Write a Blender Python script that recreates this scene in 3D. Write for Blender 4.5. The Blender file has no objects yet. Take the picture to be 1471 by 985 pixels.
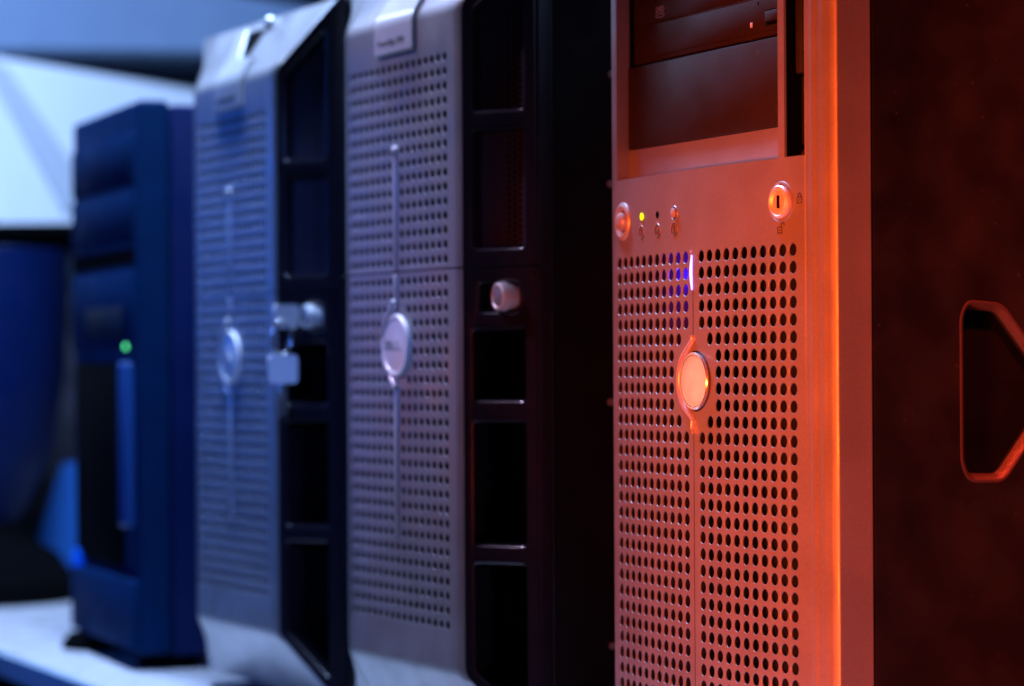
import bpy, bmesh, math, random
from mathutils import Vector, Matrix, geometry
random.seed(4)
S = bpy.context.scene
COL = S.collection
H = 0.222                     # lens height above the table top (metres)
FPX = 4000.0                  # focal length in pixels of the 1471 px wide photograph

# ------------------------------------------------------------------ camera
cam = bpy.data.cameras.new('camera'); co = bpy.data.objects.new('camera', cam); COL.objects.link(co)
co.location = (0, 0, H)
co.matrix_world = Matrix.Translation((0, 0, H)) @ Matrix.Rotation(math.radians(90), 4, 'X') @ Matrix.Rotation(-0.006, 4, 'Z')
cam.sensor_width = 36; cam.lens = 36 * FPX / 1471; cam.shift_y = 32 / 1471
cam.clip_start = .02; cam.clip_end = 60
cam.dof.use_dof = True; cam.dof.focus_distance = 1.292; cam.dof.aperture_fstop = 6.9; cam.dof.aperture_blades = 0
S.camera = co

# ------------------------------------------------------------------ world
w = bpy.data.worlds.new('World'); S.world = w; w.use_nodes = True
w.node_tree.nodes['Background'].inputs[0].default_value = (.03, .06, .25, 1)
w.node_tree.nodes['Background'].inputs[1].default_value = .03
S.view_settings.view_transform = 'Standard'; S.view_settings.look = 'None'; S.view_settings.exposure = 0; S.view_settings.gamma = 1
S.render.engine = 'CYCLES'

# ------------------------------------------------------------------ lamps
def lamp(name, kind, loc, target, energy, color, **kw):
    l = bpy.data.lights.new(name, kind); o = bpy.data.objects.new(name, l); COL.objects.link(o)
    o.location = loc; d = Vector(target) - Vector(loc)
    o.rotation_euler = d.to_track_quat('-Z', 'Y').to_euler()
    l.energy = energy; l.color = color
    for k, v in kw.items(): setattr(l, k, v)
    return o
rz = lambda z: z + H
# red lamp: front left of the near tower
lamp('red_lamp', 'SPOT', (-.57, .56, rz(-.09)), (.162, 1.24, rz(-.035)), 122, (1, .088, .008), spot_size=math.radians(37), spot_blend=1, shadow_soft_size=.06).scale = (.88, 1, 1)
# red lamp for the side panel and handle, above right of the camera
lamp('red_side_lamp', 'SPOT', (.34, .84, rz(.85)), (.30, 1.26, rz(-.04)), 95, (1, .07, .03), spot_size=math.radians(24), spot_blend=1, shadow_soft_size=.04)
# long blue-white ceiling lamp over the front edge of the far towers
lamp('blue_ceiling_lamp', 'AREA', (-.318, 2.00, rz(.95)), (-.30, 1.985, rz(-.2)), 50, (.38, .56, 1), shape='RECTANGLE', size=.12, size_y=.95)
bpy.data.objects['blue_ceiling_lamp'].rotation_euler = (0, 0, math.radians(24.5))
# deep blue lamp to the left of the row
lamp('blue_side_lamp', 'SPOT', (-1.5, 2.4, rz(.25)), (-.25, 2.02, rz(-.04)), 24, (.02, .15, 1), spot_size=math.radians(32), spot_blend=.8, shadow_soft_size=.15)
# added blue fill above the camera, brightening keys and lock side of the third tower
lamp('blue_front_fill', 'SPOT', (-.36, .25, rz(.40)), (-.155, 1.80, rz(-.01)), 34, (.10, .24, 1), spot_size=math.radians(15), spot_blend=.7, shadow_soft_size=.05)
# violet lamp facing the second tower
lamp('violet_lamp', 'SPOT', (-.80, 1.62, rz(.88)), (-.040, 1.535, rz(.0)), 39, (.62, .48, .80), spot_size=math.radians(26), spot_blend=.7, shadow_soft_size=.03).scale = (.48, 1, 1)
# added salmon light, placed to mirror in the badge and lock of the near tower
lamp('salmon_mirror_fill', 'SPOT', (-.80, 1.99, rz(-.01)), (.125, 1.29, rz(.0)), 0.9, (1, .28, .16), spot_size=math.radians(15), spot_blend=.8, shadow_soft_size=.10)
# small light added behind the row for the glint on the name plates
lamp('plate_glint_fill', 'AREA', (-.86, 2.45, rz(.72)), (-.12, 1.70, rz(.2)), .07, (.55, .70, 1), shape='DISK', size=.14, spread=math.radians(60))
# added fill that brightens the pale things in the background
lamp('background_fill', 'SPOT', (-.75, 1.6, rz(.55)), (-.45, 3.0, rz(.2)), 76, (.22, .46, 1), spot_size=math.radians(50), spot_blend=.6, shadow_soft_size=.1)

# ------------------------------------------------------------------ materials
def mat(name, col, rough=.5, metal=0, noise=None, bump=0, bscale=900, emit=None, spec=.5, coat=0, dust=0):
    m = bpy.data.materials.new(name); m.use_nodes = True
    nt = m.node_tree; b = nt.nodes['Principled BSDF']
    b.inputs['Base Color'].default_value = (*col, 1); b.inputs['Roughness'].default_value = rough
    b.inputs['Metallic'].default_value = metal; b.inputs['Specular IOR Level'].default_value = spec
    b.inputs['Coat Weight'].default_value = coat; b.inputs['Coat Roughness'].default_value = .22
    tc = nt.nodes.new('ShaderNodeTexCoord')
    if noise:
        n = nt.nodes.new('ShaderNodeTexNoise'); n.inputs['Scale'].default_value = noise[0]; n.inputs['Detail'].default_value = 6
        nt.links.new(tc.outputs['Object'], n.inputs['Vector'])
        r = nt.nodes.new('ShaderNodeMapRange'); r.inputs['From Min'].default_value = .3; r.inputs['From Max'].default_value = .7
        r.inputs['To Min'].default_value = 1 - noise[1]; r.inputs['To Max'].default_value = 1 + noise[1]
        nt.links.new(n.outputs['Fac'], r.inputs['Value'])
        mx = nt.nodes.new('ShaderNodeVectorMath'); mx.operation = 'SCALE'; mx.inputs[0].default_value = col
        nt.links.new(r.outputs['Result'], mx.inputs['Scale']); nt.links.new(mx.outputs['Vector'], b.inputs['Base Color'])
        # smudges in the gloss
        n2 = nt.nodes.new('ShaderNodeTexNoise'); n2.inputs['Scale'].default_value = 35; n2.inputs['Detail'].default_value = 8
        nt.links.new(tc.outputs['Object'], n2.inputs['Vector'])
        r2 = nt.nodes.new('ShaderNodeMapRange'); r2.inputs['From Min'].default_value = .35; r2.inputs['From Max'].default_value = .7
        r2.inputs['To Min'].default_value = rough * .78; r2.inputs['To Max'].default_value = rough * 1.25
        nt.links.new(n2.outputs['Fac'], r2.inputs['Value']); nt.links.new(r2.outputs['Result'], b.inputs['Roughness'])
    if dust:
        nd = nt.nodes.new('ShaderNodeTexNoise'); nd.inputs['Scale'].default_value = 420; nd.inputs['Detail'].default_value = 1
        nt.links.new(tc.outputs['Object'], nd.inputs['Vector'])
        rd = nt.nodes.new('ShaderNodeMapRange'); rd.inputs['From Min'].default_value = .735; rd.inputs['From Max'].default_value = .80
        rd.inputs['To Min'].default_value = 0; rd.inputs['To Max'].default_value = dust
        nt.links.new(nd.outputs['Fac'], rd.inputs['Value'])
        md = nt.nodes.new('ShaderNodeMix'); md.data_type = 'RGBA'; md.inputs['B'].default_value = (.35, .33, .32, 1)
        nt.links.new(rd.outputs['Result'], md.inputs['Factor'])
        old = b.inputs['Base Color'].links[0].from_socket
        nt.links.new(old, md.inputs['A']); nt.links.new(md.outputs['Result'], b.inputs['Base Color'])
    if bump:
        n = nt.nodes.new('ShaderNodeTexNoise'); n.inputs['Scale'].default_value = bscale; n.inputs['Detail'].default_value = 3
        nt.links.new(tc.outputs['Object'], n.inputs['Vector'])
        bp = nt.nodes.new('ShaderNodeBump'); bp.inputs['Strength'].default_value = bump; bp.inputs['Distance'].default_value = .0004
        nt.links.new(n.outputs['Fac'], bp.inputs['Height']); nt.links.new(bp.outputs['Normal'], b.inputs['Normal'])
    if emit:
        b.inputs['Emission Color'].default_value = (*emit[0], 1); b.inputs['Emission Strength'].default_value = emit[1]
    return m
SILVER = mat('silver_paint', (.33, .33, .345), .44, .5, (700, .06), .16, 1500)
SILVER2 = mat('bright_silver_paint', (.68, .68, .70), .34, .5, (600, .04))
BADGE = mat('brushed_badge', (.90, .90, .90), .36, .15, (400, .02))
BACKM = mat('recess_plastic', (.045, .040, .058), .55, 0, (300, .1), spec=.3)
BLUEPL = mat('blue_glow_plate', (.02, .015, .5), .6, spec=.1)  # blue colour that shows only the strip glow
RBADGE = mat('polished_badge', (.92, .90, .88), .24, .85, (400, .02))
LOCKM = mat('satin_lock_metal', (.92, .90, .88), .45, .5, (200, .04))
KEYM = mat('satin_key_metal', (.85, .85, .84), .42, .3, (200, .04))
CHROME = mat('polished_metal', (.8, .8, .8), .2, .9, (90, .05))
BLACK = mat('black_plastic', (.022, .021, .024), .42, 0, (300, .15), .25, 1800)
WING = mat('black_wing_plastic', (.013, .011, .018), .18, 0, (300, .1), 0, 1200, spec=.6)
PANEL = mat('black_steel_panel', (.006, .004, .004), .5, .0, (500, .12), .35, 1600, dust=.09)
DRIVE = mat('dark_drive_plastic', (.022, .013, .009), .66, 0, (500, .08), .35, 1700, spec=.22, dust=.12)
VOID = mat('unlit_interior', (.0018, .0018, .0022), .95, spec=.03)
INNER = mat('inner_grey_plastic', (.007, .007, .009), .6, spec=.2)
INK = mat('dark_ink', (.015, .010, .010), .6)
RIBM = mat('rib_silver', (.44, .44, .46), .42, .4, (600, .04))
PLATE = mat('plate_silver', (.62, .62, .64), .36, .2, (400, .02), coat=1)
BLUELED = mat('blue_light_guide', (.1, .1, .5), .3, emit=((.30, .28, 1), 4.0))
BLUEHALO = mat('blue_glow_fringe', (.1, .1, .5), .3, emit=((.10, .05, 1), 1.8))  # halo of the strip put in as a dimmer emission
GREENLED = mat('yellow_green_led', (.3, .4, .0), .3, emit=((.75, .85, .0), 2.2))
GREENLED2 = mat('green_led', (.1, .5, .2), .3, emit=((.08, .8, .22), 2.2))
BLUELED2 = mat('deep_blue_led', (.0, .1, .5), .3, emit=((.0, .04, 1), .4))
REDMARK = mat('pale_label', (.7, .62, .6), .5)
TABLE = mat('white_laminate', (.56, .56, .57), .3, 0, (8, .03))
CANM = mat('deep_navy_paint', (.0004, .005, .034), .5, 0, (20, .1), spec=.08)
TABLEEDGE = mat('blue_edge_band', (.55, .78, .95), .45)
WEDGEM = mat('lit_wall_blue', (.016, .12, .42), .7, 0, (6, .05), spec=.2)  # blue light on the wall put into the colour
PANEL2 = mat('black_case_steel', (.004, .003, .004), .6, 0, (500, .12), .2, 1600, spec=.12)
WHITE = mat('white_card', (.8, .8, .8), .7, 0, (5, .02))
GREYSTRIP = mat('strip_grey', (.5, .52, .54), .5)
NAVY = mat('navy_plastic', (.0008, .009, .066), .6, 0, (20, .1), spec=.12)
WALLM = mat('dark_wall', (.002, .003, .010), .9, 0, (4, .2))
BOARD = mat('pale_board', (.16, .22, .31), .6, 0, (6, .05))
FLOORM = mat('dark_floor', (.03, .03, .035), .7, 0, (3, .2))

# ------------------------------------------------------------------ helpers
def mesh(name, bm, m, parent=None, merge=True, smooth=None, **props):
    if merge: bmesh.ops.remove_doubles(bm, verts=bm.verts, dist=2e-6)
    bmesh.ops.recalc_face_normals(bm, faces=bm.faces)
    if smooth is not None:
        for f in bm.faces: f.smooth = True
        for e in bm.edges:
            if len(e.link_faces) == 2 and e.calc_face_angle(0) > math.radians(smooth): e.smooth = False
    me = bpy.data.meshes.new(name); bm.to_mesh(me); bm.free()
    for x in (m if isinstance(m, (list, tuple)) else [m]): me.materials.append(x)
    o = bpy.data.objects.new(name, me); COL.objects.link(o)
    if parent: o.parent = parent
    for k, v in props.items(): o[k] = v
    return o
def quad(bm, a, b, c, d):
    vs = [bm.verts.new(p) for p in (a, b, c, d)]
    return bm.faces.new(vs)
def box(bm, x0, x1, y0, y1, z0, z1, bev=0, seg=2):
    r = bmesh.ops.create_cube(bm, size=1)
    for v in r['verts']:
        v.co = Vector(((x0 + x1) / 2 + v.co.x * (x1 - x0), (y0 + y1) / 2 + v.co.y * (y1 - y0), (z0 + z1) / 2 + v.co.z * (z1 - z0)))
    if bev:
        es = set(e for v in r['verts'] for e in v.link_edges)
        bmesh.ops.bevel(bm, geom=list(es), offset=bev, segments=seg, affect='EDGES', profile=.5)
def B(name, dims, m, parent=None, bev=0, seg=2, **props):
    bm = bmesh.new(); box(bm, *dims, bev=bev, seg=seg)
    return mesh(name, bm, m, parent, merge=False, smooth=40 if bev else None, **props)
def lathe(bm, prof, c, axis='-y', n=48, sx=1.0):
    """prof: (radius, height along axis) list; axis points out of the face (-y) or up (z)"""
    rings = []
    for r, h in prof:
        ring = []
        for i in range(n):
            a = 2 * math.pi * i / n; u, v = r * math.cos(a) * sx, r * math.sin(a)
            p = (c[0] + u, c[1] - h, c[2] + v) if axis == '-y' else (c[0] + u, c[1] + v, c[2] + h)
            ring.append(bm.verts.new(p))
        rings.append(ring)
    for a, b in zip(rings, rings[1:]):
        for i in range(n): bm.faces.new((a[i], a[(i + 1) % n], b[(i + 1) % n], b[i]))
    if prof[-1][0] > 0: bm.faces.new(rings[-1])
    if prof[0][0] > 0: bm.faces.new(rings[0][::-1])
def L(name, prof, c, m, parent, axis='-y', n=48, sx=1.0, smooth=35, **props):
    bm = bmesh.new(); lathe(bm, prof, c, axis, n, sx)
    return mesh(name, bm, m, parent, smooth=smooth, **props)
def tube(bm, pts, r, n=10, closed=False):
    pts = [Vector(p) for p in pts]; rings = []; N = len(pts)
    for i, p in enumerate(pts):
        a = pts[i - 1] if (i or closed) else p; b = pts[(i + 1) % N] if (i < N - 1 or closed) else p
        t = (b - a).normalized(); u = t.orthogonal() if not rings else (u0 - t * u0.dot(t))
        u = u.normalized(); u0 = u; v = t.cross(u)
        rr = r[i] if isinstance(r, (list, tuple)) else r
        rings.append([bm.verts.new(p + (u * math.cos(2 * math.pi * k / n) + v * math.sin(2 * math.pi * k / n)) * rr) for k in range(n)])
    for i in range(N if closed else N - 1):
        a, b = rings[i], rings[(i + 1) % N]
        for k in range(n): bm.faces.new((a[k], a[(k + 1) % n], b[(k + 1) % n], b[k]))
    if not closed: bm.faces.new(rings[0][::-1]); bm.faces.new(rings[-1])
def text_bm(s, size, place, depth=.00015, shear=0):
    cu = bpy.data.curves.new('t', 'FONT'); cu.body = s; cu.size = size; cu.align_x = 'CENTER'; cu.align_y = 'CENTER'; cu.extrude = depth; cu.resolution_u = 3; cu.shear = shear
    o = bpy.data.objects.new('t', cu); COL.objects.link(o)
    dg = bpy.context.evaluated_depsgraph_get(); me = bpy.data.meshes.new_from_object(o.evaluated_get(dg))
    bm = bmesh.new(); bm.from_mesh(me)
    for v in bm.verts: v.co = Vector(place(v.co.x, v.co.y, v.co.z))
    bpy.data.objects.remove(o); bpy.data.curves.remove(cu); bpy.data.meshes.remove(me)
    return bm
def thing(name, label, cat, loc, alpha, group=None):
    o = bpy.data.objects.new(name, None); COL.objects.link(o); o.empty_display_size = .05
    s, c = math.sin(math.radians(alpha)), math.cos(math.radians(alpha))
    o.location = (loc[0], loc[1], 0); o.rotation_euler = (0, 0, math.atan2(-c, s))
    o['label'] = label; o['category'] = cat
    if group: o['group'] = group
    return o
def hole_cell(bm, x, z, hx, hz, r, P, n=24, cham=.00038, deep=.0008):
    """one square cell of perforated sheet with a rounded, walled hole; P(x) is the depth of the face"""
    R = [[], [], [], [], []]
    for i in range(n):
        a = 2 * math.pi * (i + .5 * 0) / n; ca, sa = math.cos(a), math.sin(a); k = 1 / max(abs(ca), abs(sa))
        q = [(ca * k * hx, sa * k * hz, 0), (ca * (r + cham), sa * (r + cham), 0), (ca * (r + cham * .3), sa * (r + cham * .3), cham * .35), (ca * r, sa * r, cham), (ca * r, sa * r, deep)]
        for j, (dx, dz, dy) in enumerate(q): R[j].append(bm.verts.new((x + dx, P(x + dx) + dy, z + dz)))
    for a, b in zip(R, R[1:]):
        for i in range(n): bm.faces.new((a[i], a[(i + 1) % n], b[(i + 1) % n], b[i]))
def patch(bm, xs, z0, z1, P, zn=1):
    for a, b in zip(xs, xs[1:]):
        for k in range(zn):
            za, zb = z0 + (z1 - z0) * k / zn, z0 + (z1 - z0) * (k + 1) / zn
            quad(bm, (a, P(a), za), (b, P(b), za), (b, P(b), zb), (a, P(a), zb))
def plate_with_holes(bm, outer, holes, to3):
    """flat polygon with polygonal openings"""
    loops = [[Vector((p[0], p[1], 0)) for p in l] for l in [outer] + holes]
    flat = [p for l in loops for p in l]
    vs = [bm.verts.new(to3(p.x, p.y, 0)) for p in flat]
    for t in geometry.tessellate_polygon(loops):
        try: bm.faces.new([vs[i] for i in t])
        except ValueError: pass
def inset(poly, d):
    """inset a convex CCW or CW polygon by d"""
    n = len(poly); A = sum(poly[i][0] * poly[(i + 1) % n][1] - poly[(i + 1) % n][0] * poly[i][1] for i in range(n))
    s = 1 if A > 0 else -1; out = []
    for i in range(n):
        a, b, c = Vector(poly[i - 1]), Vector(poly[i]), Vector(poly[(i + 1) % n])
        n1 = Vector((-(b - a).y, (b - a).x)).normalized() * s; n2 = Vector((-(c - b).y, (c - b).x)).normalized() * s
        m = (n1 + n2); m = m / max(m.dot(n1), .2) if m.length else n1
        out.append(tuple(b + m * d))
    return out
def round_poly(poly, r, k=4):
    out = []; n = len(poly)
    for i in range(n):
        a, b, c = Vector(poly[i - 1]), Vector(poly[i]), Vector(poly[(i + 1) % n])
        u, v = (a - b), (c - b); rr = min(r, u.length * .45, v.length * .45); u.normalize(); v.normalize()
        p, q = b + u * rr, b + v * rr
        for j in range(k + 1):
            t = j / k; out.append(tuple(p * (1 - t) ** 2 + b * 2 * t * (1 - t) + q * t * t))
    return out

# ------------------------------------------------------------------ setting: wall, table, floor
ALPHA = 24.5
s_, c_ = math.sin(math.radians(ALPHA)), math.cos(math.radians(ALPHA))
def edge_pt(t, back=0, z=0):        # t metres along the table edge toward the camera, back metres in from the edge
    return (-.400 + t * s_ + back * c_, 2.176 - t * c_ + back * s_, z)
def slab(bm, t0, t1, b0, b1, z0, z1, bev=.0015):
    r = bmesh.ops.create_cube(bm, size=1)
    for v in r['verts']:
        v.co = Vector(edge_pt(t0 + (v.co.x + .5) * (t1 - t0), b0 + (v.co.y + .5) * (b1 - b0), z0 + (v.co.z + .5) * (z1 - z0)))
    bmesh.ops.bevel(bm, geom=list(bm.edges), offset=bev, segments=2, affect='EDGES')
t = bpy.data.objects.new('table', None); COL.objects.link(t); t.location = edge_pt(.6, .4, 0)
t['label'] = 'white laminate table that carries the row of towers'; t['category'] = 'table'
def world_child(o):
    o.parent = t; o.matrix_parent_inverse = Matrix.Translation(-Vector(t.location))
bm = bmesh.new(); slab(bm, -1.3, 1.75, .0012, .85, -.018, 0); world_child(mesh('tabletop', bm, TABLE, smooth=40))
bm = bmesh.new(); slab(bm, -1.3, 1.75, -.001, .001, -.0185, -.0006, .0004); world_child(mesh('edge_band', bm, TABLEEDGE))
for tt in (-1.2, 1.65):
    for bb in (.05, .80):
        bm = bmesh.new(); slab(bm, tt - .025, tt + .025, bb - .025, bb + .025, -.74, -.0185); world_child(mesh('leg', bm, NAVY))
bm = bmesh.new(); quad(bm, (-6, -2, -.742), (6, -2, -.742), (6, 8, -.742), (-6, 8, -.742)); mesh('floor', bm, FLOORM, kind='structure')
def img(x, y, Y, dz=0):             # a point seen at photograph pixel (x, y), Y metres away
    xp = x - .006 * (y - 524.5); yp = y + .006 * (x - 735.5)
    return Vector(((xp - 735.5) / FPX * Y, Y, (524.5 - yp) / FPX * Y + H))
bm = bmesh.new(); box(bm, -4, 4, 4.6, 4.75, -.74, 2.4); mesh('back_wall', bm, WALLM, kind='structure')

def prism(name, pts, depth, m, parent=None, bev=.004, **props):
    """a solid whose front outline is given; it goes straight back by depth"""
    bm = bmesh.new(); f = [bm.verts.new(p) for p in pts]; g = [bm.verts.new(Vector(p) + Vector(depth)) for p in pts]
    bm.faces.new(f); bm.faces.new(g[::-1]); n = len(pts)
    for i in range(n): bm.faces.new((f[i], f[(i + 1) % n], g[(i + 1) % n], g[i]))
    bmesh.ops.bevel(bm, geom=list(bm.edges), offset=bev, segments=2, affect='EDGES')
    return mesh(name, bm, m, parent, smooth=35, **props)
# pale shelf board across the top left
prism('shelf_board', [img(-260, 69, 2.9), img(560, 82, 3.25), img(560, 30, 3.25), img(320, -12, 3.14), img(-260, -110, 2.9)], (.12, .30, .0), BOARD,
      label='pale blue lit shelf board across the top left corner', category='shelf')
# white carton with a slanting grey strip
wb = bpy.data.objects.new('carton', None); COL.objects.link(wb); wb.location = img(20, 320, 3.0)
wb['label'] = 'bright white carton with a slanting grey strip behind the black tower'; wb['category'] = 'carton'
def kid(o, p): o.parent = p; o.matrix_parent_inverse = Matrix.Translation(-Vector(p.location)); return o
kid(prism('box_body', [img(-300, 322, 2.82), img(330, 330, 3.2), img(330, 136, 3.2), img(-300, 32, 2.82)], (-.05, .25, 0), WHITE), wb)
q = [img(-40, 65, 2.975), img(12, 98, 3.0), img(150, 300, 3.085), img(95, 300, 3.05)]
kid(prism('slant_strip', [p - Vector((.0, .012, 0)) for p in q], (0, .004, 0), GREYSTRIP, bev=.0005), wb)
# black cabinet under the carton
zc = img(20, 326, 2.9).z
cb = bpy.data.objects.new('cabinet', None); COL.objects.link(cb); cb.location = (-.52, 3.1, 0)
cb['label'] = 'black low cabinet beneath the white carton, at the left edge'; cb['category'] = 'cabinet'
kid(B('cabinet_body', (-.95, -.22, 2.86, 3.40, .012, zc - .012), WALLM, bev=.006), cb)
kid(B('cabinet_top', (-.97, -.20, 2.80, 3.42, zc - .0115, zc - .001), VOID, bev=.003), cb)
for x in (-.9, -.28):
    for y in (2.9, 3.34): kid(B('foot', (x - .02, x + .02, y - .02, y + .02, .0005, .0115), VOID), cb)
# navy canister on a black foot
cx, cy = -.505, 2.66
cn = bpy.data.objects.new('canister', None); COL.objects.link(cn); cn.location = (cx, cy, 0)
cn['label'] = 'navy tapering canister on a wide black foot at the left edge'; cn['category'] = 'canister'
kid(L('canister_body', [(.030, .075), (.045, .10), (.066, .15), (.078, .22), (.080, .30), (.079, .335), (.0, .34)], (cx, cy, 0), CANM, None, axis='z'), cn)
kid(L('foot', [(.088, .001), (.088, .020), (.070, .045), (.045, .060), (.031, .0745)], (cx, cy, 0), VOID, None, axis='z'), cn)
# blue wedge added for the patch of lit wall beside it
p = img(82, 850, 2.76)
sb = kid(prism('paper_stack', [Vector((p.x - .045, 2.78, .0005)), Vector((p.x + .035, 2.78, .0005)), Vector((p.x + .035, 2.78, .135)), Vector((p.x - .002, 2.78, .135))], (0, .06, 0), WHITE, bev=.001), cn) if False else None
prism('lit_wall_wedge', [Vector((p.x - .038, 2.76, .0004)), Vector((p.x + .045, 2.76, .0004)), Vector((p.x + .045, 2.76, .128)), Vector((p.x + .005, 2.76, .128))], (.01, .05, 0), WEDGEM, bev=.001,
      label='blue wedge added for the lit wall between the canister and the black tower', category='box')

# ------------------------------------------------------------------ near tower (lit red)
def red_tower():
    T = thing('computer_tower', 'nearest tower, lit red, with optical drive, round perforations and thin glowing blue strip', 'computer tower', (.09005, 1.3213), 24.5)
    base = lambda x: x * x / 1.72 - .0045
    # plan outline of the bezel (lx, ly), front right: two flutes, rounded corner, side return
    out = []
    def bump(x):
        g = 0
        for c, hw in ((.1012, .0032), (.1086, .0034)):
            tt = (x - c) / hw
            if abs(tt) < 1: g += -.00032 * (math.cos(tt * math.pi) + 1) / 2
        if x > .1105: g += 0
        return g
    P = lambda x: base(x) + bump(x)
    N = 26
    right = [(.0955 + (.1128 - .0955) * i / N, P(.0955 + (.1128 - .0955) * i / N)) for i in range(N + 1)]
    def turn(a0, a1, r, n):
        x, y = right[-1]
        for i in range(1, n + 1):
            a = math.radians(a0 + (a1 - a0) * (i - .5) / n); d = r * math.radians(a1 - a0) / n
            x += d * math.cos(a); y += d * math.sin(a); right.append((x, y))
    turn(8, 17, .0030, 3); turn(17, 30, .0145, 8); turn(30, 90, .0012, 8)
    print('corner', right[-1])
    right += [(right[-1][0], .012), (right[-1][0], .0215), (.1160, .0222)]
    rl = .012; cl = -.0915; yl = base(cl) + rl
    left = [(cl - rl * math.sin(a), yl - rl * math.cos(a)) for a in [math.radians(x) for x in range(84, 7, -7)]]
    left = [(cl - rl, .0222), (cl - rl, yl)] + left
    ZB, ZT = rz(-.205), rz(.30)
    bm = bmesh.new()
    def sweep(pts, z0, z1):
        for a, b in zip(pts, pts[1:]): quad(bm, (*a, z0), (*b, z0), (*b, z1), (*a, z1))
    zo = rz(.0925)                          # lower edge of the bay opening
    xl, xr, xs0, xs1 = -.0885, .0755, .0803, .0955
    sweep(right, ZB, ZT)
    sweep(left + [(xl - .0016, base(xl - .0016)), (xl, base(xl))], ZB, ZT)
    # mesh field
    pit = .0078; NR = 32; z1 = rz(.0509)
    ztop = z1 + pit / 2
    xsm = [-.0858 - .0027, -.0858] ; 
    def solid(i, r):
        d = abs(i - 11)
        if d == 0: return True
        if r in (5, 10) and d <= 1: return True
        if 6 <= r <= 9 and d <= 2: return True
        return False
    for r in range(NR):
        z = z1 - r * pit
        for i in range(23):
            x = (11 - i) * pit
            if solid(i, r):
                patch(bm, [x - pit / 2, x, x + pit / 2], z - pit / 2, z + pit / 2, base)
            else:
                hole_cell(bm, x, z, pit / 2, pit / 2, .00286, base)
    mx = 11.5 * pit
    zb = z1 - (NR - .5) * pit
    # margins round the field
    def xr_(a, b, n): return [a + (b - a) * i / n for i in range(n + 1)]
    patch(bm, [mx, (mx + xs1) / 2, xs1], ZB, zo, base)
    patch(bm, [xl, -mx][::1] if xl < -mx else [xl, xl + 1e-5], ZB, zo, base) if xl < -mx else None
    xa = max(xl, -mx)
    patch(bm, xr_(-mx, mx, 46), ZB, zb, base)
    patch(bm, xr_(-mx, mx, 46), ztop, zo, base)
    patch(bm, [xr, xs0], zo, ZT, base)      # divider between drives and slot
    # walls of the bay opening and of the slot
    def wall(x, z0, z1_, d): quad(bm, (x, base(x), z0), (x, d, z0), (x, d, z1_), (x, base(x), z1_))
    D = .0075
    wall(xl, zo, ZT, D); wall(xr, zo, ZT, D)
    X = xr_(xl, xr, 20)
    for a, b in zip(X, X[1:]):
        quad(bm, (a, base(a), zo), (b, base(b), zo), (b, D, zo), (a, D, zo))
        quad(bm, (a, base(a), ZT), (b, base(b), ZT), (b, D, ZT), (a, D, ZT))
    wall(xs0, zo, ZT, .022); wall(xs1, zo, ZT, .022)
    quad(bm, (xs0, base(xs0), zo), (xs1, base(xs1), zo), (xs1, .022, zo), (xs0, .022, zo))
    # recessed panel under the drives
    quad(bm, (xl, D, zo), (xr, D, zo), (xr, D, rz(.1078)), (xl, D, rz(.1078)))
    quad(bm, (xl, D, rz(.1078)), (xr, D, rz(.1078)), (xr, D + .006, rz(.1078)), (xl, D + .006, rz(.1078)))
    # caps
    mesh('front_bezel', bm, SILVER, T, smooth=13)
    B('inner_plate', (-.095, .100, .0062, .0072, rz(-.20), zo - .001), INNER, T)
    B('glow_plate', (-.040, -.0115, .0015, .0020, rz(.018), rz(.058)), BLUEPL, T)  # added blue plate that catches the strip glow behind the holes
    B('glow_blocker', (-.0016, .0050, -.0034, .0060, rz(.022), rz(.060)), VOID, T)  # unseen block added to keep the glow out of the right-hand holes
    # drives
    x0, x1 = xl + .0004, xr - .0004
    B('drive_cover', (x0, x1, .0064, .018, rz(.1082), rz(.1490)), DRIVE, T, bev=.0005)
    dr = B('optical_drive', (x0, x1, .0100, .022, rz(.1510), rz(.1905)), DRIVE, T, bev=.0004)
    B('drive_tray', (x0 + .002, .0692, .0092, .0101, rz(.1532), rz(.1688)), DRIVE, dr, bev=.0003)
    B('drive_tray_lip', (x0 + .002, .0692, .0092, .0101, rz(.1700), rz(.1885)), DRIVE, dr, bev=.0003)
    B('eject_recess', (.0468, .0650, .00905, .0093, rz(.1556), rz(.1628)), VOID, dr)
    B('eject_button', (.0480, .0628, .0078, .0092, rz(.1572), rz(.1620)), DRIVE, dr, bev=.0004)
    B('drive_light', (.0330, .0347, .0087, .0093, rz(.1562), rz(.1586)), REDMARK, dr, bev=.0002)
    L('emergency_hole', [(.0007, -.0003), (.0007, .0001)], (.0400, .0092, rz(.1668)), VOID, dr, n=16)
    B('bay_gap', (xl + .0002, xr - .0002, .0125, .0140, rz(.1485), rz(.1515)), VOID, T)
    bm = text_bm('DVD', .0042, lambda a, b, c: (-.0580 + a, .00910 - c, rz(.1755) + b)); mesh('drive_mark', bm, SILVER, dr, merge=False)
    bm = bmesh.new(); tube(bm, [(-.0580 + .0045 * math.cos(a), .00912, rz(.1727) + .0009 * math.sin(a)) for a in [2 * math.pi * k / 24 for k in range(24)]], .00018, 6, True); mesh('drive_mark', bm, SILVER, dr)
    B('drive_cover', (x0, x1, .0064, .018, rz(.1925), rz(.2335)), DRIVE, T, bev=.0005)
    B('drive_cover', (x0, x1, .0064, .018, rz(.2350), rz(.2760)), DRIVE, T, bev=.0005)
    B('bay_filler', (x0, x1, .0080, .018, rz(.2770), rz(.298)), INNER, T, bev=.0005)
    # latch slot
    B('slot_liner', (xs0 - .0002, xs0 + .0006, .0004, .0215, zo + .0002, ZT - .001), VOID, T)
    B('slot_liner', (xs0 + .0002, xs1 - .0002, .0195, .0215, zo + .0002, ZT - .001), VOID, T)
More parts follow.
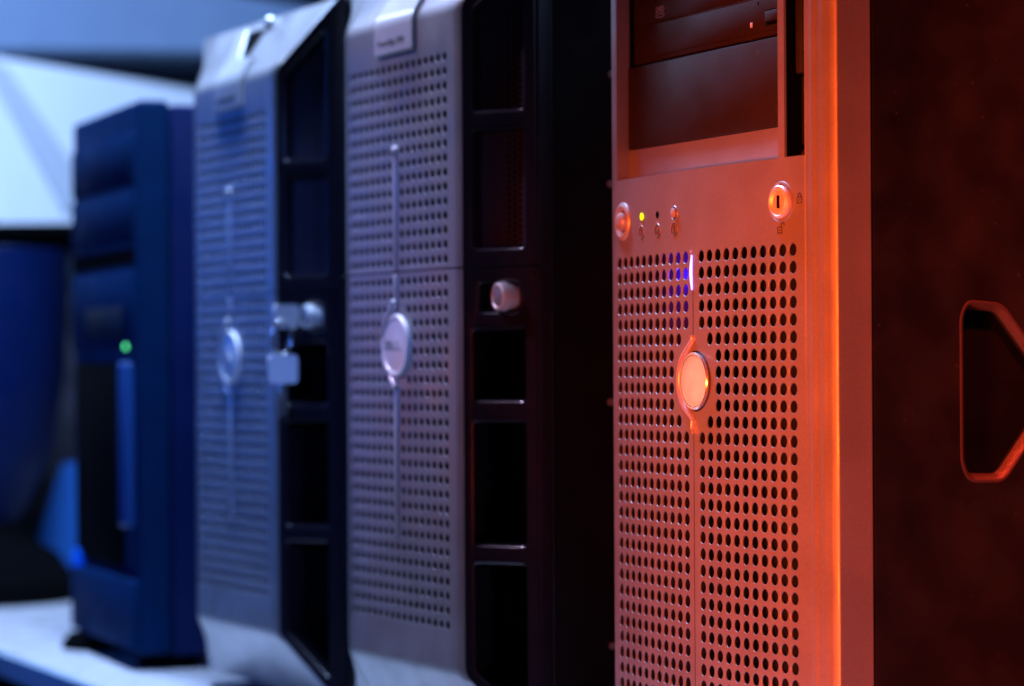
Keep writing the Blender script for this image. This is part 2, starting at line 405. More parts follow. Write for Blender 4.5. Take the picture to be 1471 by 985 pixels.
    B('latch', (.0812, .0868, .0075, .0195, rz(.0985), rz(.1290)), INNER, T, bev=.0006)
    B('latch', (.0812, .0872, .0045, .0195, rz(.1300), rz(.1640)), BLACK, T, bev=.0009)
    B('latch', (.0812, .0872, .0060, .0195, rz(.1655), rz(.2400)), BLACK, T, bev=.0009)
    bm = bmesh.new(); f = [(.0870, .004, zo + .0010), (.0950, .004, zo + .0010), (.0950, .004, zo + .0052), (.0870, .004, zo + .0015)]
    v1 = [bm.verts.new(q) for q in f]; v2 = [bm.verts.new((q[0], .019, q[2])) for q in f]
    bm.faces.new(v1); bm.faces.new(v2[::-1])
    for i in range(4): bm.faces.new((v1[i], v1[(i + 1) % 4], v2[(i + 1) % 4], v2[i]))
    mesh('latch_wedge', bm, DRIVE, T)
    # power button: wide dish with a small centre cap
    y = base(-.0815)
    def slant(o, x):                       # lean a round part with the local slope of the face
        for v in o.data.vertices: v.co.y += (v.co.x - x) * (2 * x / 1.72)
        return o
    pb = slant(L('power_button', [(.0096, -.001), (.0096, .0002), (.0090, .0010), (.0078, .0014), (.0066, .0006), (.0050, -.0006), (.0044, -.0008)], (-.0805, base(-.0805), rz(.0716)), SILVER2, T), -.0805)
    slant(L('button_cap', [(.0044, -.0010), (.0044, .0018), (.0036, .0026), (.0020, .0030), (0, .0031)], (-.0805, base(-.0805), rz(.0716)), SILVER2, pb, n=32), -.0805)
    # indicator lights, reset button, engraved symbols
    slant(L('status_light', [(.0018, -.0003), (.0018, .0002), (.0012, .0005), (0, .0006)], (-.0560, base(-.0560), rz(.0728)), GREENLED, T, n=24), -.056)
    slant(L('indicator_hole', [(.0018, -.0003), (.0018, .00008)], (-.0375, base(-.0375), rz(.0727)), VOID, T, n=24), -.0375)
    rb = slant(L('reset_button', [(.0030, -.0004), (.0030, .00012)], (-.0187, base(-.0187), rz(.0726)), VOID, T, n=32, sx=1), -.0187)
    slant(L('button_cap', [(.0024, -.0002), (.0024, .0008), (.0019, .0011), (0, .0012)], (-.0189, base(-.0189), rz(.0726)), SILVER2, rb, n=32), -.0187)
    slant(L('button_rim', [(.0029, -.0001), (.0032, .0004), (.0036, -.0001)], (-.0187, base(-.0187), rz(.0726)), SILVER, rb, n=32), -.0187)
    def ring(name, x, z, r, w=.00022, parent=T, m=INK):
        bm = bmesh.new(); tube(bm, [(x + r * math.cos(a), base(x + r * math.cos(a)) - .00002, z + r * math.sin(a)) for a in [2 * math.pi * k / 32 for k in range(32)]], w, 6, True)
        return mesh(name, bm, m, parent, smooth=60)
    def strokes(name, segs, parent=T, w=.00022, m=INK):
        bm = bmesh.new()
        for s in segs: tube(bm, [(x, base(x) - .00002, z) for x, z in s], w, 6)
        return mesh(name, bm, m, parent, smooth=60)
    zi = rz(.0648); RR = .0030
    for x, kind in ((-.0565, 0), (-.0375, 1), (-.0190, 2)):
        k = ring('symbol', x, zi, RR)
        ring('symbol_rim', x - .0002, zi + .0003, RR + .00035, .00018, k, SILVER2)
        if kind == 0: strokes('symbol_mark', [[(x, zi - .0018), (x, zi + .0018)]], k)
        if kind == 1: strokes('symbol_mark', [[(x - .0022, zi + .0003), (x - .0008, zi + .0003), (x, zi - .0016), (x + .0008, zi + .0003), (x + .0022, zi + .0003)]], k)
        if kind == 2: strokes('symbol_mark', [[(x + .0006, zi + .0020), (x - .0008, zi), (x + .0008, zi - .0001), (x - .0004, zi - .0021)]], k, .0003)
    for x in (-.0563, -.0377): B('dash_mark', (x - .0012, x + .0012, base(x) - .0002, base(x) + .0006, rz(.0689), rz(.0694)), SILVER2, T)
    # keylock
    lx, lz = .0778, rz(.0726); ly = base(lx)
    lk = slant(L('keylock', [(.0094, -.0002), (.0091, .0006), (.0086, .0002), (.0082, -.0006)], (lx, ly, lz), SILVER, T, n=64), lx)
    slant(L('lock_groove', [(.0083, -.0005), (.0076, -.0001), (.0073, .0002)], (lx, ly, lz), INK, lk, n=64), lx)
    slant(L('lock_collar', [(.0074, -.0003), (.0074, .0016), (.0070, .0021), (.0064, .0021), (.0050, .0006), (.0047, .0005)], (lx, ly, lz), LOCKM, lk, n=64), lx)
    slant(L('lock_plug', [(.0048, .0000), (.0048, .0012), (.0045, .0015), (0, .0016)], (lx, ly, lz), LOCKM, lk, n=48), lx)
    B('keyway', (lx - .0008, lx + .0008, ly - .0021, ly - .0010, lz - .0029, lz + .0029), VOID, lk)
    def padlock(x, z, opened):
        w, h = .0017, .0013
        segs = [[(x - w, z - h), (x + w, z - h), (x + w, z + h), (x - w, z + h), (x - w, z - h)], [(x - w * .3, z), (x + w * .3, z)]]
        if not opened: segs.append([(x - .0011, z + h), (x - .0010, z + h + .0012), (x, z + h + .0019), (x + .0010, z + h + .0012), (x + .0011, z + h)])
        else: segs.append([(x + .0010, z + h), (x + .0011, z + h + .0014), (x + .0022, z + h + .0022), (x + .0033, z + h + .0015), (x + .0034, z + h + .0006)])
        strokes('padlock_symbol', segs, w=.00027)
    padlock(.0915, rz(.0728), False); padlock(.0765, rz(.0600), True)
    # glowing strip, seam line, rib round the badge, badge
    zs0, zs1 = rz(.0352), rz(.0518); bm = bmesh.new(); n = 24
    a_, b_ = [], []
    for i in range(n + 1):
        tt = i / n; z = zs0 + (zs1 - zs0) * tt; bow = .0010 * math.sin(math.pi * tt); wd = .0022 * math.sin(math.pi * min(1, max(0, tt))) ** .6 + .0003
        a_.append((-.0006 - bow + .0010 * (1 - tt) * 0, z, wd))
    rows = [[bm.verts.new((x + dx, base(0) - h, z)) for dx, h in ((-wd / 2, -.0004), (-wd / 2, .0003), (0, .0007), (wd / 2, .0003), (wd / 2, -.0004))] for x, z, wd in a_]
    for r0, r1 in zip(rows, rows[1:]):
        for k in range(4): bm.faces.new((r0[k], r0[k + 1], r1[k + 1], r1[k]))
    ls = mesh('light_strip', bm, BLUELED, T, smooth=60)
    bm = bmesh.new(); rows = [[bm.verts.new((x + dx, base(0) - h, z)) for dx, h in ((-wd / 2 - .0005, -.0004), (-wd / 2 - .0004, .0001), (wd / 2 + .0004, .0001), (wd / 2 + .0005, -.0004))] for x, z, wd in a_]
    for r0, r1 in zip(rows, rows[1:]):
        for k in range(3): bm.faces.new((r0[k], r0[k + 1], r1[k + 1], r1[k]))
    mesh('strip_halo', bm, BLUEHALO, ls)  # added glowing fringe that imitates the halo round the strip
    L('strip_cap', [(.0007, -.0002), (.0006, .0008), (0, .0011)], (-.0012, base(0), rz(.0533)), SILVER2, T, n=20)
    B('centre_seam', (-.00025, .00025, base(0) - .00004, base(0) + .0003, rz(.0135), rz(.0345)), INK, T)
    B('centre_seam', (-.00025, .00025, base(0) - .00004, base(0) + .0003, rz(-.199), rz(-.0285)), INK, T)
    bc, br = (.0022, base(0), rz(-.0080)), .0137
    # rib: S curve that hugs the left half of the badge
    path = [(-.0004, .0135, .0016), (-.0006, .0112, .0020)]
    for k in range(0, 15):
        a = math.radians(122 + (238 - 122) * k / 14)
        path.append((bc[0] + (br + .0030) * math.cos(a), bc[2] - H + (br + .0030) * math.sin(a), .0027))
    path += [(-.0004, -.0262, .0018), (.0000, -.0285, .0011), (.0000, -.0310, .0006), (.0, -.0330, .0003)]
    sm = []
    for i in range(len(path) - 1):
        p0, p1, p2, p3 = [Vector(path[max(0, min(len(path) - 1, j))]) for j in (i - 1, i, i + 1, i + 2)]
        for k in range(4):
            u = k / 4; sm.append(.5 * ((2 * p1) + (-p0 + p2) * u + (2 * p0 - 5 * p1 + 4 * p2 - p3) * u * u + (-p0 + 3 * p1 - 3 * p2 + p3) * u ** 3))
    sm.append(Vector(path[-1])); bm = bmesh.new(); rows = []
    for i, q in enumerate(sm):
        d = (sm[min(i + 1, len(sm) - 1)] - sm[max(i - 1, 0)]); nx, nz = d.y, -d.x; ln = math.hypot(nx, nz); nx /= ln; nz /= ln
        rows.append([bm.verts.new((q.x + nx * q.z * e, base(q.x) - h, H + q.y + nz * q.z * e)) for e, h in ((-.62, -.0003), (-.56, .0007), (-.35, .0013), (0, .0016), (.35, .0013), (.56, .0007), (.62, -.0003))])
    for r0, r1 in zip(rows, rows[1:]):
        for k in range(6): bm.faces.new((r0[k], r0[k + 1], r1[k + 1], r1[k]))
    mesh('badge_rib', bm, SILVER2, T, smooth=60)
    bd = L('badge', [(br, -.0004), (br, .0012), (br - .0005, .0017), (br - .0012, .0017), (br - .0016, .0015), (br * .5, .0016), (0, .00165)], bc, RBADGE, T, n=72, smooth=25)
    L('badge_gap', [(br + .0008, -.0001), (br + .0007, .00015), (br, .0001)], bc, INK, bd, n=72)
    # steel case: side panel with a pressed handle
    xs = .1172; Y0, Y1 = .0228, .47
    g = [(.0678, .0210), (.0715, .0275), (.0900, .0262), (.1230, -.0130), (.0905, -.0535), (.0715, -.0530), (.0678, -.0450)]
    g = [(a, rz(b)) for a, b in g]; g = round_poly(g, .0045)
    bm = bmesh.new()
    to3 = lambda y, z, d: (xs - d, y, z)
    outer = [(Y0, rz(-.203)), (Y1, rz(-.203)), (Y1, rz(.298)), (Y0, rz(.298))]
    plate_with_holes(bm, outer, [g], to3)
    rings = [(0, 0), (.0004, .0010), (.0022, .0030), (.0034, .0042), (.0036, .0060)]
    lp = [[bm.verts.new(to3(a, b, d)) for a, b in inset(g, i)] for i, d in rings]
    for A, Bb in zip(lp, lp[1:]):
        for i in range(len(A)): bm.faces.new((A[i], A[(i + 1) % len(A)], Bb[(i + 1) % len(Bb)], Bb[i]))
    bm.faces.new(lp[-1])
    for a, b in zip(outer, outer[1:] + outer[:1]): quad(bm, to3(*a, 0), to3(*b, 0), to3(*b, .0012), to3(*a, .0012))
    sp = mesh('side_panel', bm, PANEL, T, smooth=30)
    gi = inset(g, .0034); bm = bmesh.new(); bm.faces.new([bm.verts.new(to3(a, b, .0058)) for a, b in gi]); mesh('handle_recess', bm, PANEL2, sp)
    # bevel ring of the handle, its lit edge put into a brighter colour
    bm = bmesh.new()
    lp = [[bm.verts.new(to3(a, b, d)) for a, b in inset(g, i)] for i, d in ((-.0006, -.00005), (.0002, -.0004), (.0012, .0002), (.0024, .0016), (.0033, .0034))]
    for A, Bb in zip(lp, lp[1:]):
        for i in range(len(A)): bm.faces.new((A[i], A[(i + 1) % len(A)], Bb[(i + 1) % len(Bb)], Bb[i]))
    mesh('handle_rim', bm, HANDLE, sp, smooth=60)
    B('case', (-.103, .1105, .0225, Y1, rz(-.203), rz(.298)), BLACK, T, bev=.001)
    B('bezel_top', (-.1030, .1178, .0010, .0220, rz(.2995), rz(.3015)), SILVER, T, bev=.0006)
    for x in (-.08, .09):
        for y in (.05, .42): L('foot', [(.014, 0.0005), (.014, .012), (.011, rz(-.2032))], (x, y, 0), BLACK, T, axis='z', n=24)
    # seen at the left edge of the bezel: small rivets on the hidden side panel
    return T
HANDLE = mat('lit_handle_edge', (.11, .065, .06), .34, .4, (1600, .25), .6, 2500)  # lighter than the panel, to imitate light catching the bevel
red_tower()
# light leaking from the glowing strip into the perforations beside it
gl = lamp('strip_glow', 'POINT', (0, 0, 0), (0, 1, 0), .0035, (.12, .06, 1), shadow_soft_size=.002)
gl.location = (.09005 + (-.0195) * s_ + (-.0015) * c_, 1.3213 + .0195 * c_ + (-.0015) * s_, rz(.0425))

# ------------------------------------------------------------------ second and third towers
CB, CT = -.1655, .1940        # chamfer starts on the front face
RUN, RISE = .028, .042         # the sloping margins run back and outwards
def kink(sign):
    """rounded bend from the front face to the sloping margin: (depth, height) pairs"""
    R = .014; beta = math.atan2(RUN, RISE); k = math.tan(beta / 2)
    z0 = (CT if sign > 0 else CB) - sign * R * k; p = []
    for i in range(7):
        a = beta * i / 6; p.append((R - R * math.cos(a), z0 + sign * R * math.sin(a)))
    p.append((RUN, (CT if sign > 0 else CB) + sign * RISE)); return p
PIT = .0078; PX = .00794
ROW_U, ROW_L, SEAM = .1670, .0471, .0525
def plan():
    left = [(-.064 - .020 * math.sin(a), .020 - .020 * math.cos(a)) for a in [math.radians(x) for x in range(60, -1, -6)]]
    silver_r = [(.074 + .010 * math.sin(a), .010 - .010 * math.cos(a)) for a in [math.radians(x) for x in (0, 8, 16, 24, 32, 38)]]
    return left, silver_r
W0, W1 = (.0802, .0021), (.1200, .0280)      # side wing: front and rear edge in plan
WL_ = math.hypot(W1[0] - W0[0], W1[1] - W0[1]); WU_ = ((W1[0] - W0[0]) / WL_, (W1[1] - W0[1]) / WL_)
def wing3(s, z, d=0):          # point on the wing, s metres back from its front edge, d metres sunk in
    return (W0[0] + WU_[0] * s - WU_[1] * d, W0[1] + WU_[1] * s + WU_[0] * d, z)
def server(name, label, loc, alpha, dz, group):
    T = thing(name, label, 'server tower', loc, alpha, group)
    z_ = lambda z: z + H + dz
    left, silr = plan()
    def column(x, d, ex, which, zcut, sc=1):
        k = kink(1 if which == 'upper' else -1); c = [(x, d, z_(zcut))]
        for y, z in k:
            f = y / RUN; c.append((x + (ex - x) * f, d + y * (1 - d / RUN), z_(z)))
        return c
    def strip(bm, pl, ends, which, zcut):
        cols = [column(p[0], p[1], e, which, zcut) for p, e in zip(pl, ends)]
        for a, b in zip(cols, cols[1:]):
            for i in range(len(a) - 1): quad(bm, a[i], b[i], b[i + 1], a[i + 1])
        return cols
    def field(bm, z0, n, which):
        zt = z0 + PIT / 2; zb = z0 - (n - .5) * PIT
        for r in range(n):
            z = z0 - r * PIT
            for i in range(17):
                x = (8 - i) * PX; d = abs(i - 8)
                if which == 'upper': so = d == 0 and r >= 6
                else: so = (d == 0 and r <= 18) or (d <= 1 and r in (2, 7)) or (d <= 2 and 3 <= r <= 6)
                if so: quad(bm, (x - PX / 2, 0, z_(z - PIT / 2)), (x + PX / 2, 0, z_(z - PIT / 2)), (x + PX / 2, 0, z_(z + PIT / 2)), (x - PX / 2, 0, z_(z + PIT / 2)))
                else: hole_cell(bm, x, z_(z), PX / 2, PIT / 2, .00240, lambda q: 0, n=16, cham=.0002, deep=.0004)
        return zt, zb
    mx = 8.5 * PX; G = .0004
    # lower door
    bm = bmesh.new(); zt, zb = field(bm, ROW_L, 25, 'lower')
    nl = len(left); ends = [-.122 + (-mx * 1.15 + .122) * i / nl for i in range(nl + 1)]
    strip(bm, left + [(-mx, 0)], ends, 'lower', SEAM - G)
    ends_r = [mx * 1.15 + (.120 - mx * 1.15) * i / len(silr) for i in range(len(silr) + 1)]
    colr = strip(bm, [(mx, 0)] + silr, ends_r, 'lower', SEAM - G)
    strip(bm, [(-mx, 0), (mx, 0)], [-mx * 1.15, mx * 1.15], 'lower', zb)
    lipy = RUN + .006; e0, e1 = (-.122, RUN, z_(CB - RISE)), (.120, RUN, z_(CB - RISE))
    quad(bm, e0, e1, (e1[0], lipy, e1[2]), (e0[0], lipy, e0[2]))
    quad(bm, (-mx, 0, z_(zt)), (mx, 0, z_(zt)), (mx, 0, z_(SEAM - G)), (-mx, 0, z_(SEAM - G)))
    quad(bm, (-.080, .0002, z_(SEAM - G)), (.078, .0002, z_(SEAM - G)), (.078, .004, z_(SEAM - G)), (-.080, .004, z_(SEAM - G)))
    low = mesh('lower_bezel', bm, SILVER, T, smooth=13)
    bm = bmesh.new(); zt, zb = field(bm, ROW_U, 15, 'upper')
    nl = len(left); ends = [-.122 + (-mx * 1.15 + .122) * i / nl for i in range(nl + 1)]
    strip(bm, left + [(-mx, 0)], ends, 'upper', SEAM + G)
    ends_r = [mx * 1.15 + (.120 - mx * 1.15) * i / len(silr) for i in range(len(silr) + 1)]
    colr = strip(bm, [(mx, 0)] + silr, ends_r, 'upper', SEAM + G)
    strip(bm, [(-mx, 0), (mx, 0)], [-mx * 1.15, mx * 1.15], 'upper', zt)
    lipy = RUN + .006; e0, e1 = (-.122, RUN, z_(CT + RISE)), (.120, RUN, z_(CT + RISE))
    quad(bm, e0, e1, (e1[0], lipy, e1[2]), (e0[0], lipy, e0[2]))
    quad(bm, (-mx, 0, z_(SEAM + G)), (mx, 0, z_(SEAM + G)), (mx, 0, z_(zb)), (-mx, 0, z_(zb)))
    quad(bm, (-.080, .0002, z_(SEAM + G)), (.078, .0002, z_(SEAM + G)), (.078, .004, z_(SEAM + G)), (-.080, .004, z_(SEAM + G)))
    upb = mesh('upper_bezel', bm, SILVER, T, smooth=13)
    B('inner_plate', (-.078, .070, .0065, .0080, z_(-.160), z_(.188)), VOID, T)
    # black side wing with openings
    def wing(nm, which, wins, parent):
        ze = SEAM - G if which == 'lower' else SEAM + G
        col = column(*silr[-1], .120, which, ze)
        bm = bmesh.new(); to3 = lambda y, z, d: wing3(y, z_(z), d)
        outer = [((p[1] - W0[1]) / WU_[1], p[2] - H - dz) for p in col]
        outer = [(max(0, q[0]), q[1]) for q in outer] + [(WL_, ze)]
        oo = []
        for q in outer:
            if not oo or (Vector(q) - Vector(oo[-1])).length > 1e-5: oo.append(q)
        hl = [round_poly(inset(wn['poly'], -.0016), .0045, 4) for wn in wins]
        plate_with_holes(bm, oo, hl, to3)
        for wn, h in zip(wins, hl):
            lp = [[bm.verts.new(to3(p[0], q[1], d)) for p, q in zip(inset(h, i * .3), inset(h, i))] for i, d in ((0, 0), (.0009, .0001), (.0018, .0005), (.0026, .0012), (.0031, .0021), (.0034, .0032), (.0035, wn['depth']))]
            for A, Bb in zip(lp, lp[1:]):
                for i in range(len(A)): bm.faces.new((A[i], A[(i + 1) % len(A)], Bb[(i + 1) % len(Bb)], Bb[i]))
        zz = [CB - RISE, SEAM - G] if which == 'lower' else [SEAM + G, CT + RISE]
        for p, q in (((.120, RUN), (.1202, RUN + .006)),):
            quad(bm, (*p, z_(zz[0])), (*q, z_(zz[0])), (*q, z_(zz[1])), (*p, z_(zz[1])))
        wo = mesh(nm, bm, WING, parent, smooth=42)
        for wn, h in zip(wins, hl):
            bm = bmesh.new(); bm.faces.new([bm.verts.new(to3(p[0], q[1], wn['depth'] - .0002)) for p, q in zip(inset(h, .0010), inset(h, .0034))]); mesh('opening_back', bm, wn.get('mat', VOID), wo)
        return wo
    y0, y1 = .0068, .0372
    topz = lambda s: CT + RISE * s / WL_ - .009
    botz = lambda s: CB - RISE * s / WL_ + .007
    WU = [dict(poly=[(y0, .1350), (y1, .1350), (y1, topz(y1)), (y0, topz(y0))], depth=.010, mat=BACKM),
          dict(poly=[(y0, .0615), (y1, .0615), (y1, .1265), (y0, .1265)], depth=.010, mat=BACKM)]
    WL = [dict(poly=[(.0105, .0275), (.0335, .0275), (.0335, .0450), (.0105, .0450)], depth=.009, mat=INNER),
          dict(poly=[(y0, -.0197), (y1, -.0197), (y1, .0202), (y0, .0202)], depth=.020),
          dict(poly=[(y0, -.0968), (y1, -.0968), (y1, -.0290), (y0, -.0290)], depth=.020),
          dict(poly=[(y0, botz(y0)), (y1, botz(y1)), (y1, -.1048), (y0, -.1048)], depth=.020)]
    wu = wing('upper_side_wing', 'upper', WU, T); wl = wing('lower_side_wing', 'lower', WL, T)
    # vent dots at the back of the upper openings
    bm = bmesh.new()
    for a, b in ((.138, .192), (.064, .124)):
        z = a; k = 0
        while z < b:
            for ss in (.0235, .0270, .0305):
                ctr = [wing3(ss + .0009 * math.cos(q), z_(z + (.0016 if ss == .0270 else 0) + .0009 * math.sin(q)), .0096) for q in [math.pi * j / 4 for j in range(8)]]
                bm.faces.new([bm.verts.new(q) for q in ctr])
            z += .0034
    mesh('vent_dots', bm, VOID, wu, kind='stuff')
    # raised rib behind the openings, catch at the seam
    def rib(nm, s0, s1, z0, z1, d, par):
        bm = bmesh.new(); pts = [wing3(s0, 0, .0002), wing3(s0 + .0006, 0, -d), wing3(s1 - .0006, 0, -d), wing3(s1, 0, .0002)]
        lo_ = [bm.verts.new((p[0], p[1], z_(z0))) for p in pts]; hi = [bm.verts.new((p[0], p[1], z_(z1))) for p in pts]
        for i in range(4): bm.faces.new((lo_[i], lo_[(i + 1) % 4], hi[(i + 1) % 4], hi[i]))
        bm.faces.new(hi); bm.faces.new(lo_[::-1]); mesh(nm, bm, WING, par)
    rib('bezel_rib', .0395, .0455, CB - .033, SEAM - .0012, .0006, wl); rib('bezel_rib', .0395, .0455, SEAM + .0012, CT + .033, .0006, wu)
    rib('rib_catch', .0405, .0465, SEAM - .0030, SEAM - .0012, .0014, wl)
    # lock in its pocket, facing forward
    lk = L('keylock', [(.0066, -.006), (.0068, -.002), (.0078, .0005), (.0074, .0044), (.0062, .0050), (.0052, .0040)], (.1015, .0165, z_(.0365)), KEYM, wl, n=40)
    L('lock_plug', [(.0053, .0038), (.0052, .0044), (.0030, .0050), (0, .0051)], (.1015, .0165, z_(.0365)), SILVER, lk, n=32)
    # centre rib, badge
    B('centre_rib', (-.0022, .0022, -.0012, .0006, z_(.0350), z_(SEAM - .0012)), RIBM, T, bev=.0008, seg=3)
    B('centre_rib', (-.0022, .0022, -.0012, .0006, z_(SEAM + .0012), z_(.1190)), RIBM, T, bev=.0008, seg=3)
    B('centre_rib', (-.0022, .0022, -.0012, .0006, z_(-.0960), z_(-.0120)), RIBM, T, bev=.0008, seg=3)
    L('rib_knob', [(.0030, -.0004), (.0028, .0016), (.0016, .0024), (0, .0026)], (0, 0, z_(.1205)), SILVER2, T, n=24)
    bc = (.0012, 0, z_(.0113)); br = .0178
    bd = L('badge', [(br, -.0006), (br, .0016), (br - .0008, .0024), (br - .0026, .0024), (br - .0034, .0016), (br * .4, .0022), (0, .0024)], bc, BADGE, T, n=64, smooth=25)
    bm = bmesh.new(); tube(bm, [(-.0003, -.0008, z_(.0365)), (-.0024, -.0010, z_(.0325)), (-.0075, -.0010, z_(.0275)), (-.0125, -.0008, z_(.0225)), (-.0160, -.0005, z_(.0160)), (-.0172, .0, z_(.0090))], [.0020, .0024, .0026, .0026, .0022, .0012], 12); mesh('badge_tail', bm, SILVER2, bd, smooth=60)
    bm = bmesh.new(); tube(bm, [(.0004, -.0008, z_(-.0125)), (-.0030, -.0008, z_(-.0085)), (-.0080, -.0006, z_(-.0052))], [.0018, .0020, .0012], 12); mesh('badge_tail', bm, SILVER2, bd, smooth=60)
    # raised lettering on the badge
    em = bmesh.new()
    for ch, ox in (('D', -.0078), ('E', -.0030), ('L', .0022), ('L', .0066)):
        tb = text_bm(ch, .0078, (lambda ox, ch: (lambda a, b, c: (bc[0] + ox + a * math.cos(.6 if ch == 'E' else 0) - b * math.sin(.6 if ch == 'E' else 0), -.0022 - c, bc[2] + a * math.sin(.6 if ch == 'E' else 0) + b * math.cos(.6 if ch == 'E' else 0))))(ox, ch), .0005)
        me = bpy.data.meshes.new('x'); tb.to_mesh(me); tb.free(); em.from_mesh(me); bpy.data.meshes.remove(me)
    mesh('badge_lettering', em, SILVER, bd, merge=False)
    # name plate that bends over the upper kink, with a finger pocket beside it on the slope
    def bent(x0, x1, h, name, m, parent, zs, thick=.0022, rim=.0):
        up_ = kink(1); path = [(0, zs), (0, zs + .006)] + up_[:-1]
        t_ = .30; path += [(RUN * t_, CT + RISE * t_)]
        xs = [x0, x0 + .0015, x0 + .004, x1 - .004, x1 - .0015, x1]; xs = [x0, x0 + .0005, x0 + .004, x1 - .004, x1 - .0005, x1]; hs = [-.0005, h, h, h, h, -.0005]
        bm = bmesh.new(); rows = []
        for i, (y, z) in enumerate(path):
            a, b = path[max(0, i - 1)], path[min(len(path) - 1, i + 1)]; ty, tz = b[0] - a[0], b[1] - a[1]; ln = math.hypot(ty, tz); ny, nz = -tz / ln, ty / ln
            kk = 0.0 if i in (0,) else 1
            rows.append([bm.verts.new((x, y + ny * (hh if kk else -.0004), z_(z + nz * (hh if kk else 0)))) for x, hh in zip(xs, hs)])
            if i == 0:
                rows.append([bm.verts.new((x, y + ny * hh, z_(z + .0016))) for x, hh in zip(xs, hs)])
        for r0, r1 in zip(rows, rows[1:]):
            for k in range(len(xs) - 1): bm.faces.new((r0[k], r0[k + 1], r1[k + 1], r1[k]))
        return mesh(name, bm, m, parent, smooth=22)
    npl = bent(-.0225, .0280, .0026, 'name_plate', PLATE, upb, .1742)
    bm = text_bm('PowerEdge 2900', .0052, lambda a, b, c: (a * .98, -.00265 - c, z_(.1815) + b), .0001); mesh('name_lettering', bm, INK, npl, merge=False)
    # finger pocket: dark opening, raised strip and small knob on the slope
    nl_ = math.hypot(RUN, RISE); sl = lambda x, t, h=0: (x, RUN * t - h * RISE / nl_, z_(CT + RISE * t + h * RUN / nl_))
    bm = bmesh.new(); pf = [sl(.0000, .37, .0006), sl(.0090, .36, .0006), sl(.0120, .82, .0006), sl(-.0250, .84, .0006)]
    bm.faces.new([bm.verts.new(q) for q in pf]); mesh('finger_pocket', bm, VOID, upb)
    bm = bmesh.new(); v = [bm.verts.new(q) for q in (sl(-.022, .30, .0016), sl(-.003, .30, .0016), sl(-.028, .88, .0016), sl(-.043, .88, .0016))]; v2 = [bm.verts.new(q) for q in (sl(-.023, .29, -.0002), sl(-.002, .29, -.0002), sl(-.027, .90, -.0002), sl(-.044, .90, -.0002))]
    bm.faces.new(v)
    for i in range(4): bm.faces.new((v[i], v[(i + 1) % 4], v2[(i + 1) % 4], v2[i]))
    mesh('latch_strip', bm, PLATE, upb)
    bm = bmesh.new(); bmesh.ops.create_uvsphere(bm, u_segments=20, v_segments=12, radius=.0045)
    for v in bm.verts: v.co += Vector(sl(.0155, .89, .001))
    mesh('latch_knob', bm, SILVER2, upb, smooth=60)
    # case behind the bezel
    B('case', (-.119, .1180, .0345, .50, z_(-.2085), z_(.2370)), BLACK, T, bev=.0015)
    B('side_panel', (.1182, .1198, .0362, .495, z_(-.205), z_(.2345)), PANEL2, T, bev=.0008)
    for yy, zz in ((.0715, .155), (.0705, .0965), (.0700, -.020), (.0700, -.1500)):
        bm = bmesh.new(); tube(bm, [(.1196, yy, z_(zz)), (.1208, yy, z_(zz))], .0019, 16); mesh('screw', bm, SILVER, T, smooth=40)
    B('case_edge', (.1182, .1204, .0346, .0357, z_(-.205), z_(.2345)), WING, T, bev=.0003)
    for x in (-.06, .06):
        for y in (.09, .46): L('foot', [(.018, .0005), (.018, .006), (.012, z_(-.2086))], (x, y, 0), BLACK, T, axis='z', n=24)
    return T
GRP = None
server('server_tower', 'violet lit silver and black server tower beside the red one, its lock empty', (-.0646, 1.5605), 27.2, 0, GRP)
left = server('server_tower', 'blue lit silver server tower with keys hanging in its lock', (-.1862, 1.841), 26.2, -.0050, GRP)

# ------------------------------------------------------------------ keys in the third tower's lock
K = thing('key_bunch', 'pair of keys on a ring hanging from the lock of the blue lit server', 'keys', (-.1862, 1.841), 26.2)
zk = rz(.0365 - .005); xk = .1015
def key(parent, cx, cy, cz, vertical, name='key'):
    """flat key; bow centre at (cx, cy, cz) in the tower's frame"""
    bm = bmesh.new()
    if not vertical:                     # bow forward of the lock, blade pointing back (+y)
        pts = round_poly([(-.0085, -.0075), (.0075, -.0075), (.0085, .0075), (-.0085, .0075)], .003)
        f = [bm.verts.new((cx - .0012, cy + a, cz + b)) for a, b in pts]; g = [bm.verts.new((cx + .0012, cy + a, cz + b)) for a, b in pts]
    else:
        pts = round_poly([(-.0085, -.0090), (.0085, -.0090), (.0085, .0090), (-.0085, .0090)], .003)
        f = [bm.verts.new((cx - .0012 + a * .35, cy + a, cz + b)) for a, b in pts]; g = [bm.verts.new((cx + .0012 + a * .35, cy + a, cz + b)) for a, b in pts]
    bm.faces.new(f); bm.faces.new(g[::-1]); n = len(f)
    for i in range(n): bm.faces.new((f[i], f[(i + 1) % n], g[(i + 1) % n], g[i]))
    k = mesh(name, bm, KEYM, parent, smooth=35)
    if vertical: B('blade', (cx - .0008, cx + .0008, cy - .0028, cy + .0028, cz - .030, cz - .0088), CHROME, k, bev=.0003)
    else: B('blade', (cx - .0008, cx + .0008, cy + .0083, cy + .0170, cz - .0028, cz + .0028), CHROME, k, bev=.0003)
    return k
key(K, xk, -.0002, zk, False)
key(K, xk + .004, -.0045, zk - .0330, True)
bm = bmesh.new(); tube(bm, [(xk + .002, -.0045 + .0065 * math.sin(a), zk - .0135 + .0105 * math.cos(a)) for a in [2 * math.pi * k / 32 for k in range(32)]], .0009, 8, True); mesh('key_ring', bm, CHROME, K, smooth=60)

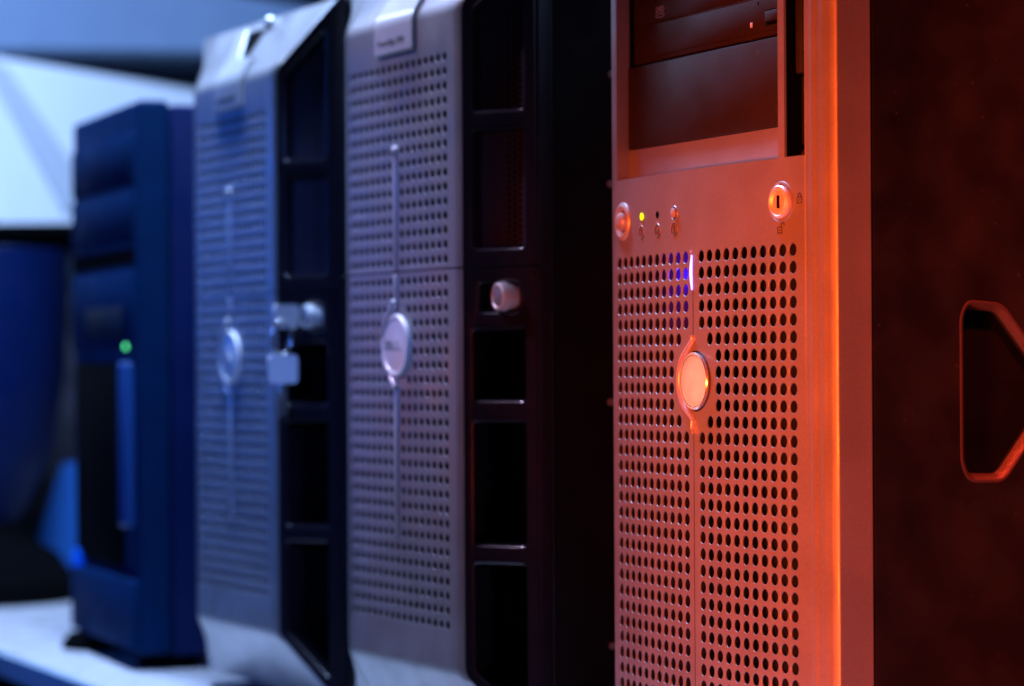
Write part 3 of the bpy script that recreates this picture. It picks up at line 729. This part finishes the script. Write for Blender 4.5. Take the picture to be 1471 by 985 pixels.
# ------------------------------------------------------------------ fourth tower (black, far left)
F4 = thing('computer_tower', 'small black tower farthest left, with green light and glossy vertical strip', 'computer tower', (-.3106, 2.12), 21.2)
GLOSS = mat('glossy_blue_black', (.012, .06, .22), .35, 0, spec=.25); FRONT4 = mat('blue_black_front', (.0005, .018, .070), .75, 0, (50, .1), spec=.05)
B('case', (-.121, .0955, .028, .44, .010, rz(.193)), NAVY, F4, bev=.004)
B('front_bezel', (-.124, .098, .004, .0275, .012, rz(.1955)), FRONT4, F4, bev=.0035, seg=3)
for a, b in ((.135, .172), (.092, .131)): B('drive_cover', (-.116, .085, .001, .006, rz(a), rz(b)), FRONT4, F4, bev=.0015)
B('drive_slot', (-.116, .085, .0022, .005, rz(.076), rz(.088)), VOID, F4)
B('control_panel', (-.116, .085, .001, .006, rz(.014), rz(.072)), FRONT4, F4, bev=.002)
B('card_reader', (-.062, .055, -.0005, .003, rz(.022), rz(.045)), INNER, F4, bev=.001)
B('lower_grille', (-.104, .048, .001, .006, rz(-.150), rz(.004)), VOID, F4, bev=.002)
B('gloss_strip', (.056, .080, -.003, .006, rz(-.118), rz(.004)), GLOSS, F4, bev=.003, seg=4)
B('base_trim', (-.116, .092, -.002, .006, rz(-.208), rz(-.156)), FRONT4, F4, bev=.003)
L('status_light', [(.0020, -.0005), (.0020, .0012), (0, .0020)], (.0767, -.001, rz(.0153)), GREENLED2, F4, n=20)
B('blue_light', (-.1080, -.0900, -.0015, .004, rz(-.1760), rz(-.1440)), BLUELED2, F4, bev=.0015)
L('foot', [(.030, .0005), (.030, .006), (.024, .013)], (-.085, .015, 0), VOID, F4, axis='z', n=32)
L('foot', [(.022, .0005), (.022, .006), (.018, .012)], (.070, .030, 0), VOID, F4, axis='z', n=32)
L('foot', [(.022, .0005), (.022, .006), (.018, .0105)], (-.070, .40, 0), VOID, F4, axis='z', n=32)
L('foot', [(.022, .0005), (.022, .006), (.018, .0105)], (.070, .40, 0), VOID, F4, axis='z', n=32)
